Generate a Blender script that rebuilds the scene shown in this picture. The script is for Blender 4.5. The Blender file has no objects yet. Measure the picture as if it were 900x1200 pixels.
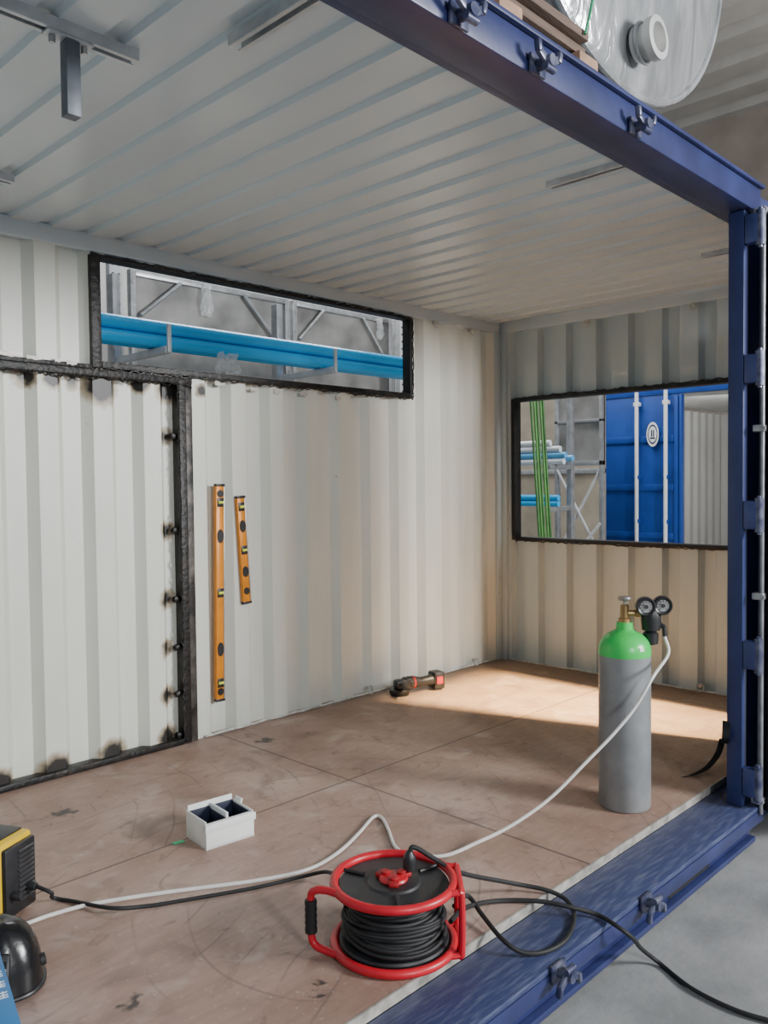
import bpy, bmesh, math, random
from mathutils import Vector as V, Matrix as M, Euler
C = bpy.context.scene.collection
R = math.radians
PI = math.pi
random.seed(4)

# ------------------------------------------------------------------ camera
FP = 973.0
yaw, pitch, roll = R(44.1), R(-1.99), R(.617)
CAM = V((-5.39, -3.93, 1.41))
f0 = V((math.cos(yaw), math.sin(yaw), 0)); r0 = V((math.sin(yaw), -math.cos(yaw), 0))
f = f0*math.cos(pitch) + V((0, 0, 1))*math.sin(pitch)
u0 = r0.cross(f)
r = r0*math.cos(roll) - u0*math.sin(roll)
u = r0*math.sin(roll) + u0*math.cos(roll)
cd = bpy.data.cameras.new('camera'); co = bpy.data.objects.new('camera', cd); C.objects.link(co)
cd.sensor_fit = 'VERTICAL'; cd.sensor_height = 24; cd.sensor_width = 24; cd.lens = FP/1200*24; cd.clip_start = .02
co.matrix_world = M(((r.x, u.x, -f.x, CAM.x), (r.y, u.y, -f.y, CAM.y), (r.z, u.z, -f.z, CAM.z), (0, 0, 0, 1)))
bpy.context.scene.camera = co
def on(axis, val, px, py):
    d = f + r*((px-450)/FP) - u*((py-600)/FP)
    return CAM + d*((val-CAM[axis])/d[axis])
B = lambda px, py, y=0.: on(1, y, px, py)
E = lambda px, py, x=0.: on(0, x, px, py)
F = lambda px, py, z=0.: on(2, z, px, py)
FACE = -R(45.9)      # a thing turned so its local -y looks out of the container, towards the viewer

# ------------------------------------------------------------------ materials
def mat(name, col, rough=.5, metal=0, var=.12, scale=8, bump=0, bscale=None, stretch=None, trans=0, alpha=1, col2=None, thr=None):
    m = bpy.data.materials.new(name); m.use_nodes = True
    n = m.node_tree.nodes; l = m.node_tree.links; p = n['Principled BSDF']
    tc = n.new('ShaderNodeTexCoord'); mp = n.new('ShaderNodeMapping'); no = n.new('ShaderNodeTexNoise')
    l.new(tc.outputs['Object'], mp.inputs[0]); l.new(mp.outputs[0], no.inputs['Vector'])
    if stretch: mp.inputs['Scale'].default_value = stretch
    no.inputs['Scale'].default_value = scale; no.inputs['Detail'].default_value = 6
    cr = n.new('ShaderNodeValToRGB'); l.new(no.outputs[0], cr.inputs[0]); l.new(cr.outputs[0], p.inputs['Base Color'])
    a, b = cr.color_ramp.elements
    a.position, b.position = thr or (.3, .7)
    a.color = (*[c*(1-var) for c in col], 1)
    b.color = (*(col2 or [min(1, c*(1+var)) for c in col]), 1)
    p.inputs['Roughness'].default_value = rough; p.inputs['Metallic'].default_value = metal
    p.inputs['Transmission Weight'].default_value = trans; p.inputs['Alpha'].default_value = alpha
    if bump:
        n2 = n.new('ShaderNodeTexNoise'); n2.inputs['Scale'].default_value = bscale or scale*3
        l.new(mp.outputs[0], n2.inputs['Vector'])
        bp = n.new('ShaderNodeBump'); bp.inputs['Strength'].default_value = bump; bp.inputs['Distance'].default_value = .01
        l.new(n2.outputs[0], bp.inputs['Height']); l.new(bp.outputs[0], p.inputs['Normal'])
    return m

def wall_mat(name, col, scorch=()):
    m = bpy.data.materials.new(name); m.use_nodes = True
    n = m.node_tree.nodes; l = m.node_tree.links; p = n['Principled BSDF']
    g = n.new('ShaderNodeNewGeometry')
    mp = n.new('ShaderNodeMapping'); mp.inputs['Scale'].default_value = (6, 6, 1.2); l.new(g.outputs['Position'], mp.inputs[0])
    no = n.new('ShaderNodeTexNoise'); no.inputs['Scale'].default_value = 1.5; no.inputs['Detail'].default_value = 8; l.new(mp.outputs[0], no.inputs['Vector'])
    cr = n.new('ShaderNodeValToRGB'); l.new(no.outputs[0], cr.inputs[0])
    cr.color_ramp.elements[0].position = .25; cr.color_ramp.elements[1].position = .6
    cr.color_ramp.elements[0].color = (*[c*.93 for c in col], 1); cr.color_ramp.elements[1].color = (*col, 1)
    out = cr.outputs[0]
    n3 = n.new('ShaderNodeTexNoise'); n3.inputs['Scale'].default_value = 22; n3.inputs['Detail'].default_value = 3; l.new(g.outputs['Position'], n3.inputs['Vector'])
    c3 = n.new('ShaderNodeValToRGB'); c3.color_ramp.elements[0].position = .73; c3.color_ramp.elements[1].position = .8
    l.new(n3.outputs[0], c3.inputs[0])
    mx = n.new('ShaderNodeMix'); mx.data_type = 'RGBA'; l.new(c3.outputs[0], mx.inputs[0]); l.new(out, mx.inputs[6]); mx.inputs[7].default_value = (*[c*.6 for c in col], 1)
    out = mx.outputs[2]
    if scorch:
        n2 = n.new('ShaderNodeTexNoise'); n2.inputs['Scale'].default_value = 22; n2.inputs['Detail'].default_value = 3; l.new(g.outputs['Position'], n2.inputs['Vector'])
        sc = n.new('ShaderNodeVectorMath'); sc.operation = 'SCALE'; sc.inputs['Scale'].default_value = .045; l.new(n2.outputs['Color'], sc.inputs[0])
        ad = n.new('ShaderNodeVectorMath'); ad.operation = 'ADD'; l.new(g.outputs['Position'], ad.inputs[0]); l.new(sc.outputs[0], ad.inputs[1])
        last = None
        for (x, z, rad) in scorch:
            d = n.new('ShaderNodeVectorMath'); d.operation = 'DISTANCE'; l.new(ad.outputs[0], d.inputs[0]); d.inputs[1].default_value = (x+.022, .037, z+.022)
            mr = n.new('ShaderNodeMapRange'); l.new(d.outputs['Value'], mr.inputs[0])
            mr.inputs[1].default_value = rad*.5; mr.inputs[2].default_value = rad*1.3; mr.inputs[3].default_value = 1; mr.inputs[4].default_value = 0
            if last is None: last = mr.outputs[0]
            else:
                q = n.new('ShaderNodeMath'); q.operation = 'MAXIMUM'; l.new(last, q.inputs[0]); l.new(mr.outputs[0], q.inputs[1]); last = q.outputs[0]
        c2 = n.new('ShaderNodeValToRGB'); l.new(last, c2.inputs[0])
        e = c2.color_ramp.elements; e[0].position = 0; e[0].color = (1, 1, 1, 1); e[1].position = .75; e[1].color = (.02, .016, .014, 1)
        k = e.new(.35); k.color = (.62, .51, .40, 1)
        mm = n.new('ShaderNodeMix'); mm.data_type = 'RGBA'; mm.blend_type = 'MULTIPLY'; mm.inputs[0].default_value = 1
        l.new(out, mm.inputs[6]); l.new(c2.outputs[0], mm.inputs[7]); out = mm.outputs[2]
    l.new(out, p.inputs['Base Color']); p.inputs['Roughness'].default_value = .42
    return m

def floor_mat():
    m = bpy.data.materials.new('plywood_floor'); m.use_nodes = True
    n = m.node_tree.nodes; l = m.node_tree.links; p = n['Principled BSDF']
    g = n.new('ShaderNodeNewGeometry'); P = g.outputs['Position']
    def noise(scale, det, vec=None, dist=0):
        a = n.new('ShaderNodeTexNoise'); a.inputs['Scale'].default_value = scale; a.inputs['Detail'].default_value = det; a.inputs['Distortion'].default_value = dist
        l.new(vec or P, a.inputs['Vector']); return a.outputs[0]
    def ramp(x, *st):
        c = n.new('ShaderNodeValToRGB'); l.new(x, c.inputs[0]); e = c.color_ramp.elements
        e[0].position, e[0].color = st[0][0], (*st[0][1], 1); e[1].position, e[1].color = st[-1][0], (*st[-1][1], 1)
        for q in st[1:-1]:
            k = e.new(q[0]); k.color = (*q[1], 1)
        return c.outputs[0]
    def mix(fac, a, b, mode='MIX'):
        x = n.new('ShaderNodeMix'); x.data_type = 'RGBA'; x.blend_type = mode
        for i, v in ((0, fac), (6, a), (7, b)):
            if isinstance(v, (float, int)): x.inputs[i].default_value = v
            elif isinstance(v, tuple): x.inputs[i].default_value = (*v, 1)
            else: l.new(v, x.inputs[i])
        return x.outputs[2]
    sp = n.new('ShaderNodeSeparateXYZ'); l.new(P, sp.inputs[0])
    mp = n.new('ShaderNodeMapping'); mp.inputs['Scale'].default_value = (1, 5, 1); l.new(P, mp.inputs[0])
    base = ramp(noise(1.6, 8), (.3, (.27, .162, .122)), (.5, (.36, .240, .192)), (.7, (.46, .345, .290)))
    # warm light on the far floor, painted in as a tan tint
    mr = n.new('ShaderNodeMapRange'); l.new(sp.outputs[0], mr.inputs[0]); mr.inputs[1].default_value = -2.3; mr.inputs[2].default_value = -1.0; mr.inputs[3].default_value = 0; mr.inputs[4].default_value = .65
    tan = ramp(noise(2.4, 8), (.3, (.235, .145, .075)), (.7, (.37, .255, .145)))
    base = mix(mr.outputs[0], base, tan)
    grain = ramp(noise(9, 6, mp.outputs[0], .4), (.3, (.88, .87, .86)), (.65, (1.04, 1.03, 1.02)))
    col = mix(1., base, grain, 'MULTIPLY')
    col = mix(ramp(noise(60, 3), (.63, (0, 0, 0)), (.76, (.7, .7, .7))), col, (.52, .44, .39))
    col = mix(ramp(noise(3.3, 9, None, 1.5), (.56, (0, 0, 0)), (.72, (.6, .6, .6))), col, (.18, .115, .09))
    col = mix(ramp(noise(7, 10, None, 2.5), (.60, (0, 0, 0)), (.70, (.45, .45, .45))), col, (.13, .085, .07))
    col = mix(ramp(noise(5.1, 9, None, .6), (.58, (0, 0, 0)), (.75, (.5, .5, .5))), col, (.52, .45, .39))
    for c, sc, th in (((-3.4, -1.9, 0), 5, .988), ((-4.6, -.2, 0), 6, .988)):
        mq = n.new('ShaderNodeMapping'); mq.inputs['Location'].default_value = tuple(-q for q in c); l.new(P, mq.inputs[0])
        w = n.new('ShaderNodeTexWave'); w.wave_type = 'RINGS'; w.rings_direction = 'Z'; w.inputs['Scale'].default_value = sc*.35; w.inputs['Distortion'].default_value = 3; w.inputs['Detail'].default_value = 2; w.inputs['Detail Scale'].default_value = .7
        l.new(mq.outputs[0], w.inputs['Vector'])
        a = ramp(w.outputs['Fac'], (th, (0, 0, 0)), (1., (1, 1, 1)))
        b = ramp(noise(2.1+sc*.1, 2), (.5, (0, 0, 0)), (.62, (.4, .4, .4)))
        col = mix(mix(1., a, b, 'MULTIPLY'), col, (.08, .06, .055))
    for ax, v in ((0, -2.71), (0, -.3), (0, -5.1), (1, -1.08)):
        s = n.new('ShaderNodeMath'); s.operation = 'SUBTRACT'; l.new(sp.outputs[ax], s.inputs[0]); s.inputs[1].default_value = v
        a = n.new('ShaderNodeMath'); a.operation = 'ABSOLUTE'; l.new(s.outputs[0], a.inputs[0])
        col = mix(ramp(a.outputs[0], (.003, (.9, .9, .9)), (.006, (0, 0, 0))), col, (.06, .042, .036))
    for (px, py, rad) in ((72, 953, .055), (372, 1164, .025), (310, 868, .05), (160, 1180, .035)):
        q = F(px, py)
        ns = n.new('ShaderNodeTexNoise'); ns.inputs['Scale'].default_value = 18; l.new(P, ns.inputs['Vector'])
        sc = n.new('ShaderNodeVectorMath'); sc.operation = 'SCALE'; sc.inputs['Scale'].default_value = .22; l.new(ns.outputs['Color'], sc.inputs[0])
        ad = n.new('ShaderNodeVectorMath'); ad.operation = 'ADD'; l.new(P, ad.inputs[0]); l.new(sc.outputs[0], ad.inputs[1])
        d = n.new('ShaderNodeVectorMath'); d.operation = 'DISTANCE'; l.new(ad.outputs[0], d.inputs[0]); d.inputs[1].default_value = (q.x+.11, q.y+.11, .11)
        col = mix(ramp(d.outputs['Value'], (rad*.5, (.9, .9, .9)), (rad*1.2, (0, 0, 0))), col, (.025, .02, .02))
    l.new(col, p.inputs['Base Color']); p.inputs['Roughness'].default_value = .5
    return m

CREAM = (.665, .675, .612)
blk = mat('black_scorched_steel', (.008, .0075, .007), .5, 0, .4, 16, .5, 40, col2=(.034, .023, .016), thr=(.5, .85))
blue = mat('dark_blue_paint', (.022, .030, .105), .4, 0, .25, 5, .1)
bluew = mat('worn_blue_paint', (.038, .052, .14), .5, 0, .2, 30, .2, 50, stretch=(.35, 2.2, 2), col2=(.105, .12, .20), thr=(.46, .82))
steel = mat('galvanised_steel', (.42, .43, .44), .4, .7, .2, 14)
chan = mat('bare_steel_channel', (.52, .54, .56), .4, .25, .2, 14)
rubber = mat('black_rubber', (.012, .012, .013), .6, 0, .3, 20)
cable_m = mat('black_cable_sheath', (.013, .013, .0135), .65, 0, .3, 20)
plastic_b = mat('black_plastic', (.018, .018, .02), .4, 0, .3, 20)
red = mat('red_paint', (.55, .012, .025), .35, 0, .12, 15)
whitep = mat('white_plastic', (.8, .8, .78), .35, 0, .05, 10)
hose_m = mat('pale_grey_hose', (.66, .65, .62), .4, 0, .08, 20)
brass = mat('brass', (.36, .24, .10), .4, .8, .25, 20)

# ------------------------------------------------------------------ mesh builder
def catmull(pts, n=8):
    pts = [V(p) for p in pts]; P = [pts[0]*2-pts[1]] + pts + [pts[-1]*2-pts[-2]]
    out = []
    for i in range(1, len(P)-2):
        a, b, c, d = P[i-1:i+3]
        for k in range(n):
            t = k/n
            out.append(.5*((2*b)+(c-a)*t+(2*a-5*b+4*c-d)*t*t+(3*b-a-3*c+d)*t**3))
    out.append(pts[-1]); return out
class MB:
    def __init__(s): s.b = bmesh.new()
    def box(s, c, size, rot=None, bev=0, seg=2):
        if rot is not None and not isinstance(rot, M): rot = Euler(rot).to_matrix()
        m = M.Translation(V(c)) @ (rot.to_4x4() if rot is not None else M.Identity(4)) @ M.Diagonal((*size, 1))
        v = bmesh.ops.create_cube(s.b, size=1, matrix=m)['verts']
        if bev:
            ed = {e for x in v for e in x.link_edges}
            bmesh.ops.bevel(s.b, geom=list(ed), offset=bev, segments=seg, profile=.5, affect='EDGES')
        return s
    def bx(s, x0, x1, y0, y1, z0, z1, bev=0): return s.box(((x0+x1)/2, (y0+y1)/2, (z0+z1)/2), (abs(x1-x0), abs(y1-y0), abs(z1-z0)), None, bev)
    def sweep(s, pts, rad, seg=10, closed=False, cap=True, smooth=0):
        if smooth: pts = catmull(pts, smooth)
        pts = [V(p) for p in pts]; n = len(pts)
        rads = rad if isinstance(rad, (list, tuple)) else [rad]*n
        T = []
        for i in range(n):
            a = pts[(i-1) % n] if closed or i > 0 else pts[i]; b = pts[(i+1) % n] if closed or i < n-1 else pts[i]
            T.append((b-a).normalized())
        N = T[0].orthogonal().normalized(); rings = []
        for i in range(n):
            N = (N - T[i]*N.dot(T[i])).normalized(); Bn = T[i].cross(N)
            rings.append([s.b.verts.new(pts[i] + (N*math.cos(2*PI*k/seg) + Bn*math.sin(2*PI*k/seg))*rads[i]) for k in range(seg)])
        for i in range(n if closed else n-1):
            A, D = rings[i], rings[(i+1) % n]
            for k in range(seg): s.b.faces.new((A[k], A[(k+1) % seg], D[(k+1) % seg], D[k]))
        if cap and not closed:
            s.b.faces.new(rings[0][::-1]); s.b.faces.new(rings[-1])
        return s
    def cyl(s, p0, p1, r0_, r1_=None, seg=20): return s.sweep([p0, p1], [r0_, r0_ if r1_ is None else r1_], seg)
    def torus(s, c, Rr, rr, rot=None, seg=48, n=10, arc=2*PI, a0=0):
        m = Euler(rot or (0, 0, 0)).to_matrix(); cl = arc > 6.28
        k = seg if cl else seg+1
        return s.sweep([V(c)+m @ V((Rr*math.cos(a0+arc*i/seg), Rr*math.sin(a0+arc*i/seg), 0)) for i in range(k)], rr, n, cl)
    def lathe(s, prof, c=(0, 0, 0), rot=None, seg=40, sy=1):
        m = (Euler(rot).to_matrix() if rot is not None else M.Identity(3)); c = V(c); rings = []
        for (rr, z) in prof: rings.append([s.b.verts.new(c + m @ V((max(rr, .0004)*math.cos(2*PI*k/seg), sy*max(rr, .0004)*math.sin(2*PI*k/seg), z))) for k in range(seg)])
        for A, D in zip(rings, rings[1:]):
            for k in range(seg): s.b.faces.new((A[k], A[(k+1) % seg], D[(k+1) % seg], D[k]))
        if prof[0][0] > .001: s.b.faces.new(rings[0][::-1])
        if prof[-1][0] > .001: s.b.faces.new(rings[-1])
        return s
    def prism(s, poly, d, m=None):
        m = m or M.Identity(4)
        a = [s.b.verts.new(m @ V((x, y, 0))) for x, y in poly]; c = [s.b.verts.new(m @ V((x, y, d))) for x, y in poly]
        s.b.faces.new(a[::-1]); s.b.faces.new(c); k = len(poly)
        for i in range(k): s.b.faces.new((a[i], a[(i+1) % k], c[(i+1) % k], c[i]))
        return s
    def quad(s, *p): s.b.faces.new([s.b.verts.new(V(q)) for q in p]); return s
    def corr(s, pt, s0, s1, t0, t1, per=.278, dep=.050, flats=(.100, .042, .094, .042), ph=0):
        a, b, c, d = [q/sum(flats)*per for q in flats]
        def prof(x):
            x = (x-ph) % per
            if x < a: return 0
            if x < a+b: return (x-a)/b*dep
            if x < a+b+c: return dep
            return dep*(1-(x-a-b-c)/d)
        br = {s0, s1}; k0 = math.floor((s0-ph)/per)-1
        for k in range(k0, k0+int((s1-s0)/per)+4):
            for o in (0, a, a+b, a+b+c):
                x = ph+k*per+o
                if s0+1e-4 < x < s1-1e-4: br.add(x)
        br = sorted(br)
        vs = [(s.b.verts.new(pt(x, t0, prof(x))), s.b.verts.new(pt(x, t1, prof(x)))) for x in br]
        for (p, q), (p2, q2) in zip(vs, vs[1:]): s.b.faces.new((p, p2, q2, q))
        return s
    def build(s, name, m, parent=None, world=False, smooth=True, ang=35):
        if world and parent:
            q = parent
            while q.parent: q = q.parent
            s.b.transform(q.matrix_basis.inverted())
        bmesh.ops.recalc_face_normals(s.b, faces=s.b.faces)
        me = bpy.data.meshes.new(name); s.b.to_mesh(me); s.b.free()
        if smooth:
            me.polygons.foreach_set('use_smooth', [True]*len(me.polygons)); me.set_sharp_from_angle(angle=R(ang))
        me.materials.append(m)
        o = bpy.data.objects.new(name, me); C.objects.link(o)
        if parent: o.parent = parent
        return o
def tag(o, label=None, cat=None, group=None, kind=None):
    for k, v in (('label', label), ('category', cat), ('group', group), ('kind', kind)):
        if v: o[k] = v
    return o
def thing(name, label, cat, loc=(0, 0, 0), rz=0, group=None, kind=None):
    o = bpy.data.objects.new(name, None); o.empty_display_size = .1; C.objects.link(o)
    o.matrix_basis = M.Translation(V(loc)) @ M.Rotation(rz, 4, 'Z')
    return tag(o, label, cat, group, kind)
def struct(o, label, cat): return tag(o, label, cat, None, 'structure')

# ------------------------------------------------------------------ the container
H = 2.65; YF = -2.37; YS = -2.57; YQ = -2.595; ZS = -.03; ZG = -.24; XE = -1.60
x1, x2, zt, zb = -3.366, -1.075, 2.545, 2.035          # long window in the back wall
ey0, ey1, et, eb = -.155, -1.95, 2.03, .98             # window in the end wall
sco = []
for (px, py, rd) in ((200, 511, .052), (200, 622, .055), (200, 703, .058), (200, 760, .052), (200, 815, .055), (200, 864, .068), (135, 886, .085), (68, 905, .085), (0, 922, .075),
                     (120, 452, .095), (200, 455, .085), (30, 440, .055), (62, 442, .055), (165, 449, .05), (90, 446, .05), (224, 850, .035), (236, 458, .04)):
    p = B(px, py); sco.append((p.x, p.z, rd))
wm = wall_mat('cream_wall_paint', CREAM, sco)
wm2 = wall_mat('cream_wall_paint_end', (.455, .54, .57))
cm = mat('ceiling_paint', (.58, .65, .69), .26, 0, .03, 1.6)

wy = lambda s, t, d: V((s, d, t))
mb = MB()
for a, b, c, d in ((-5.9, x1, 0, 2.6), (x1, x2, 0, zb), (x1, x2, zt, 2.6), (x2, 0, 0, 2.6)): mb.corr(wy, a, b, c, d, ph=-.075)
struct(mb.build('wall_back', wm, smooth=False), 'cream corrugated steel back wall of the container', 'wall')
wx = lambda s, t, d: V((d, s, t))
mb = MB()
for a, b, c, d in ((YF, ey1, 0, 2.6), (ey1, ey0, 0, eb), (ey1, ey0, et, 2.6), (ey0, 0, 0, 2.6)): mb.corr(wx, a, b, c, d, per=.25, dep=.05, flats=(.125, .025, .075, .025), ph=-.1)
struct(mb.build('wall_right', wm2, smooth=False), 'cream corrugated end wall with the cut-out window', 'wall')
mb = MB(); mb.corr(lambda s, t, d: V((-5.9-d, s, t)), YF, 0, 0, 2.6)
struct(mb.build('wall_left', wm2, smooth=False), 'cream corrugated end wall on the left', 'wall')
mb = MB(); mb.corr(lambda s, t, d: V((s, t, H+d)), -5.9, .05, -2.45, .05, per=.19, dep=.018, flats=(.124, .009, .048, .009))
struct(mb.build('ceiling', cm, smooth=False), 'grey white ribbed steel roof seen from inside', 'ceiling')
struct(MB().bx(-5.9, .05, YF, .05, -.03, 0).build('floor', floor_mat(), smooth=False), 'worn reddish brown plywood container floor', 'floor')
struct(MB().bx(-5.9, 0, -.012, .04, 2.575, 2.66, .004).build('trim_1', cm), 'cream top rail along the back wall', 'trim')
struct(MB().bx(-.012, .04, YF, -.012, 2.575, 2.66, .004).build('trim_2', cm), 'cream top rail along the end wall', 'trim')
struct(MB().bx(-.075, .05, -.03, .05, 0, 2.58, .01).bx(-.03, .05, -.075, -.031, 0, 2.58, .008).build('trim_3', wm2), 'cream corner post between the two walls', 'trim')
seal = mat('sealant', (.6, .6, .56), .6, 0, .3, 30)
mb = MB(); pts = []
x = -2.8
while x < -.08: pts.append((x, -.010-.008*random.random(), .008+.006*random.random())); x += .06
mb.sweep(pts, .007, 6)
struct(mb.build('trim_4', seal), 'rough pale sealant bead along the back wall', 'trim')
mb = MB(); pts = [(-.010-.008*random.random(), -.1-.06*k, .008+.006*random.random()) for k in range(37)]
mb.sweep(pts, .007, 6); struct(mb.build('trim_5', seal), 'rough pale sealant bead along the end wall', 'trim')

blue2 = mat('keeper_blue_paint', (.06, .07, .15), .35, .3, .3, 20, col2=(.2, .21, .27), thr=(.4, .8))
def keeper(parent, X, z, s, y):
    # winged keeper: plate, barrel and two flared wings
    m = MB()
    m.box((X, y-.005, z), (.075, .01, .055), None, .003)
    m.cyl((X, y-.01, z), (X, y-.058, z), .017, seg=14)
    for q in (-1, 1):
        m.box((X+q*.030, y-.040, z+s*.010), (.048, .016, .024), (0, -R(28)*q*s, 0), .006)
        m.box((X+q*.052, y-.043, z+s*.026), (.018, .02, .034), (0, R(12)*q*s, 0), .006)
    m.cyl((X-.022, y-.045, z-s*.02), (X+.022, y-.045, z-s*.02), .011, seg=12)
    return m.build('door_keeper', blue2, parent)
t = thing('trim_6', 'dark blue steel header beam over the open side', 'beam', (0, 0, 0), kind='structure')
MB().bx(-5.9, XE, YS, -2.44, 2.568, 2.685, .006).build('beam', blue, t)
MB().bx(XE+.001, .05, -2.54, -2.44, 2.568, 2.668, .004).build('end_infill', blue, t)  # recessed infill, added to stop lamp light leaking over the door
MB().bx(-5.9, .05, -2.438, -2.37, 2.60, 2.662, .004).build('inner_lip', blue, t)
MB().bx(-5.9, XE, YS-.018, YS-.001, 2.67, 2.685, .003).build('drip_edge', blue, t)
for X in (-3.704, -3.349, -2.766): keeper(t, X, 2.592, 1, YS-.004)
t = thing('trim_7', 'scuffed dark blue bottom rail with lugs along the open side', 'sill', (0, 0, 0), kind='structure')
MB().bx(-5.9, XE, YQ, YF-.009, ZS-.02, ZS, .004).build('top_plate', bluew, t)
MB().bx(-5.9, XE, YQ-.001, YQ+.012, -.105, ZS-.022, .003).build('face_plate', blue, t)
MB().bx(-5.9, XE, -2.535, -2.52, -.19, -.10, .003).build('lower_web', blue, t)
MB().bx(-5.9, XE, -2.56, -2.50, -.215, -.192, .003).build('lower_rail', blue, t)
MB().bx(XE+.001, .05, -2.50, YF-.009, -.2, ZS, .004).build('end_rail', blue, t)
MB().bx(-5.9, .05, -2.33, -2.30, -.22, -.055).build('inner_web', rubber, t)
MB().bx(-5.9, .03, YF-.008, YF-.001, -.03, .002).build('edge_strip', mat('floor_edge', (.4, .38, .34), .5, .2, .4, 20), t)
MB().bx(-2.42, -2.05, -2.5365, -2.5355, -.185, -.108, .0).build('pocket_opening', rubber, t)
for X in (-3.295, -2.735): keeper(t, X, -.05, -1, YQ-.003)

# folding door at right
LX = -1.72; LE = -.84  # leaf stops short, leaving an added gap for the floor patch light
t = thing('door_1', 'dark blue steel folding door at the right of the opening', 'door', (LX, -2.51, -.03), kind='structure')
bluel = mat('door_blue_paint', (.022, .032, .108), .4, 0, .2, 5, .1)
bluem = mat('hinge_blue_paint', (.035, .048, .15), .38, 0, .2, 12, .1)
MB().bx(LX, LX+.05, -2.543, -2.475, -.029, 2.567, .005).build('stile', bluel, t, True)
MB().bx(LE-.06, LE, -2.55, -2.475, -.03, 2.566, .005).build('stile', bluel, t, True)
mb = MB(); mb.corr(lambda s, z, d: V((s, -2.53+d*.7, z)), LX+.05, LE-.06, .03, 2.51, per=.25); mb.build('panel', bluel, t, True, False)
MB().bx(LX+.051, LE-.061, -2.545, -2.48, -.03, .04, .004).build('rail', bluel, t, True)
MB().bx(LX+.051, LE-.061, -2.545, -2.48, 2.50, 2.566, .004).build('rail', bluel, t, True)
for z in (2.48, 1.885, 1.255, .645, .085):
    h = MB().bx(LX-.004, LX+.040, -2.605, -2.544, z-.062, z+.062, .008).build('hinge', bluem, t, True)
    MB().bx(LX+.041, LX+.082, -2.59, -2.544, z-.045, z+.045, .005).build('hinge_leaf', bluem, h, True)
    MB().cyl((LX+.014, -2.606, z-.074), (LX+.014, -2.606, z+.074), .019, seg=14).cyl((LX+.014, -2.606, z-.084), (LX+.014, -2.606, z+.084), .009, seg=10).build('hinge_pin', blue2, h, True)
MB().cyl((LX+.056, -2.604, -.06), (LX+.056, -2.604, 2.56), .0095, seg=14).build('locking_bar', mat('dull_steel_bar', (.3, .31, .33), .4, .6, .3, 14), t, True)
for z in (1.63, .9, 2.56, .0): MB().box((LX+.056, -2.592, z), (.042, .05, .03), None, .005).cyl((LX+.038, -2.606, z), (LX+.038, -2.622, z), .008, seg=8).build('bar_guide', steel, t, True)
pa, pb = V((LX+.082, -2.612, 0)), V((-.80, -3.35, 0)); dr = (pb-pa); L2 = dr.length; an = math.atan2(dr.y, dr.x); cx = (pa+pb)/2
MB().box((cx.x, cx.y, 1.255), (L2, .05, 2.60), (0, 0, an), .006).build('open_leaf', bluel, t, True)
q = pa+dr.normalized()*.012
MB().box((q.x, q.y, 1.255), (.03, .07, 2.61), (0, 0, an), .008).build('gasket', rubber, t, True)
struct(MB().bx(-.38, .05, -2.56, -2.40, -.03, 2.566, .01).build('trim_8', blue), 'dark blue corner post, widened out of view to shape the floor light', 'post')  # unseen post, made wide to cut the edge of the floor patch light

# window frames and door framing
def ragged(mb, axis, a0, a1, fixed, side, n=60, amp=.008, y=-.019):
    pts = []
    for i in range(n+1):
        q = a0+(a1-a0)*i/n; j = fixed+side*amp*random.random()**2
        pts.append((q, y, j) if axis == 0 else (j, y, q))
    return mb.sweep(pts, [.003+.004*random.random() for _ in pts], 6)
t = thing('window_1', 'long black-framed cut-out window high in the back wall', 'window', (x1, 0, zb), kind='structure')
mb = MB(); mb.bx(x1-.052, x1, -.02, .055, zb-.034, zt+.014, .003).bx(x2, x2+.024, -.02, .055, zb-.034, zt+.014, .003).bx(x1+.001, x2-.001, -.02, .055, zb-.034, zb, .003).bx(x1+.001, x2-.001, -.02, .055, zt, zt+.014, .003)
wf = mb.build('window_frame', blk, t, True)
mb = MB(); ragged(mb, 0, x1-.05, x2+.024, zb-.034, -1, 110, .016); mb.build('weld_bead', blk, wf, True)
mb = MB(); ragged(mb, 2, zb-.03, zt+.01, x2+.024, 1, 30, .012); mb.build('weld_bead', blk, wf, True)
mb = MB(); ragged(mb, 0, x1-.05, x2+.024, zt+.014, 1, 110, .008); mb.build('weld_bead', blk, wf, True)
t = thing('window_2', 'black-framed cut-out window in the end wall', 'window', (0, ey0, eb), kind='structure')
mb = MB(); w_ = .025
mb.bx(-.02, .06, ey0, ey0+w_+.01, eb-w_, et+w_, .003).bx(-.02, .06, ey1-w_, ey1, eb-w_, et+w_, .003).bx(-.02, .06, ey1+.001, ey0-.001, eb-w_, eb, .003).bx(-.02, .06, ey1+.001, ey0-.001, et, et+w_, .003)
wf = mb.build('window_frame', blk, t, True)
for zz, sd in ((eb-w_, -1), (et+w_, 1)):
    pts = [(-.016, ey1+(ey0-ey1)*i/80, zz+sd*.010*random.random()**2) for i in range(81)]
    MB().sweep(pts, [.003+.004*random.random() for _ in pts], 6).build('weld_bead', blk, wf, True)
t = thing('door_2', 'black framing of the doorway marked out in the back wall', 'door frame', (-2.89, 0, 0), kind='structure')
po = MB().bx(-2.932, -2.89, -.022, .05, 0, 1.975, .003).build('post', blk, t, True)
mb = MB(); ragged(mb, 2, .02, 1.95, -2.932, -1, 110, .014); mb.build('weld_bead', blk, po, True)
MB().bx(-2.888, -2.847, -.016, .05, 0, 1.96, .003).build('post_trim', mat('scorched_steel', (.035, .032, .03), .5, .3, .5, 9, .4, col2=(.16, .14, .125), thr=(.4, .75)), t, True)
li = MB().bx(-5.9, -2.847, -.021, .05, 1.957, 1.992, .003).bx(-5.9, x1-.054, -.021, .05, 1.993, 2.014, .003).build('lintel', blk, t, True)
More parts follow.
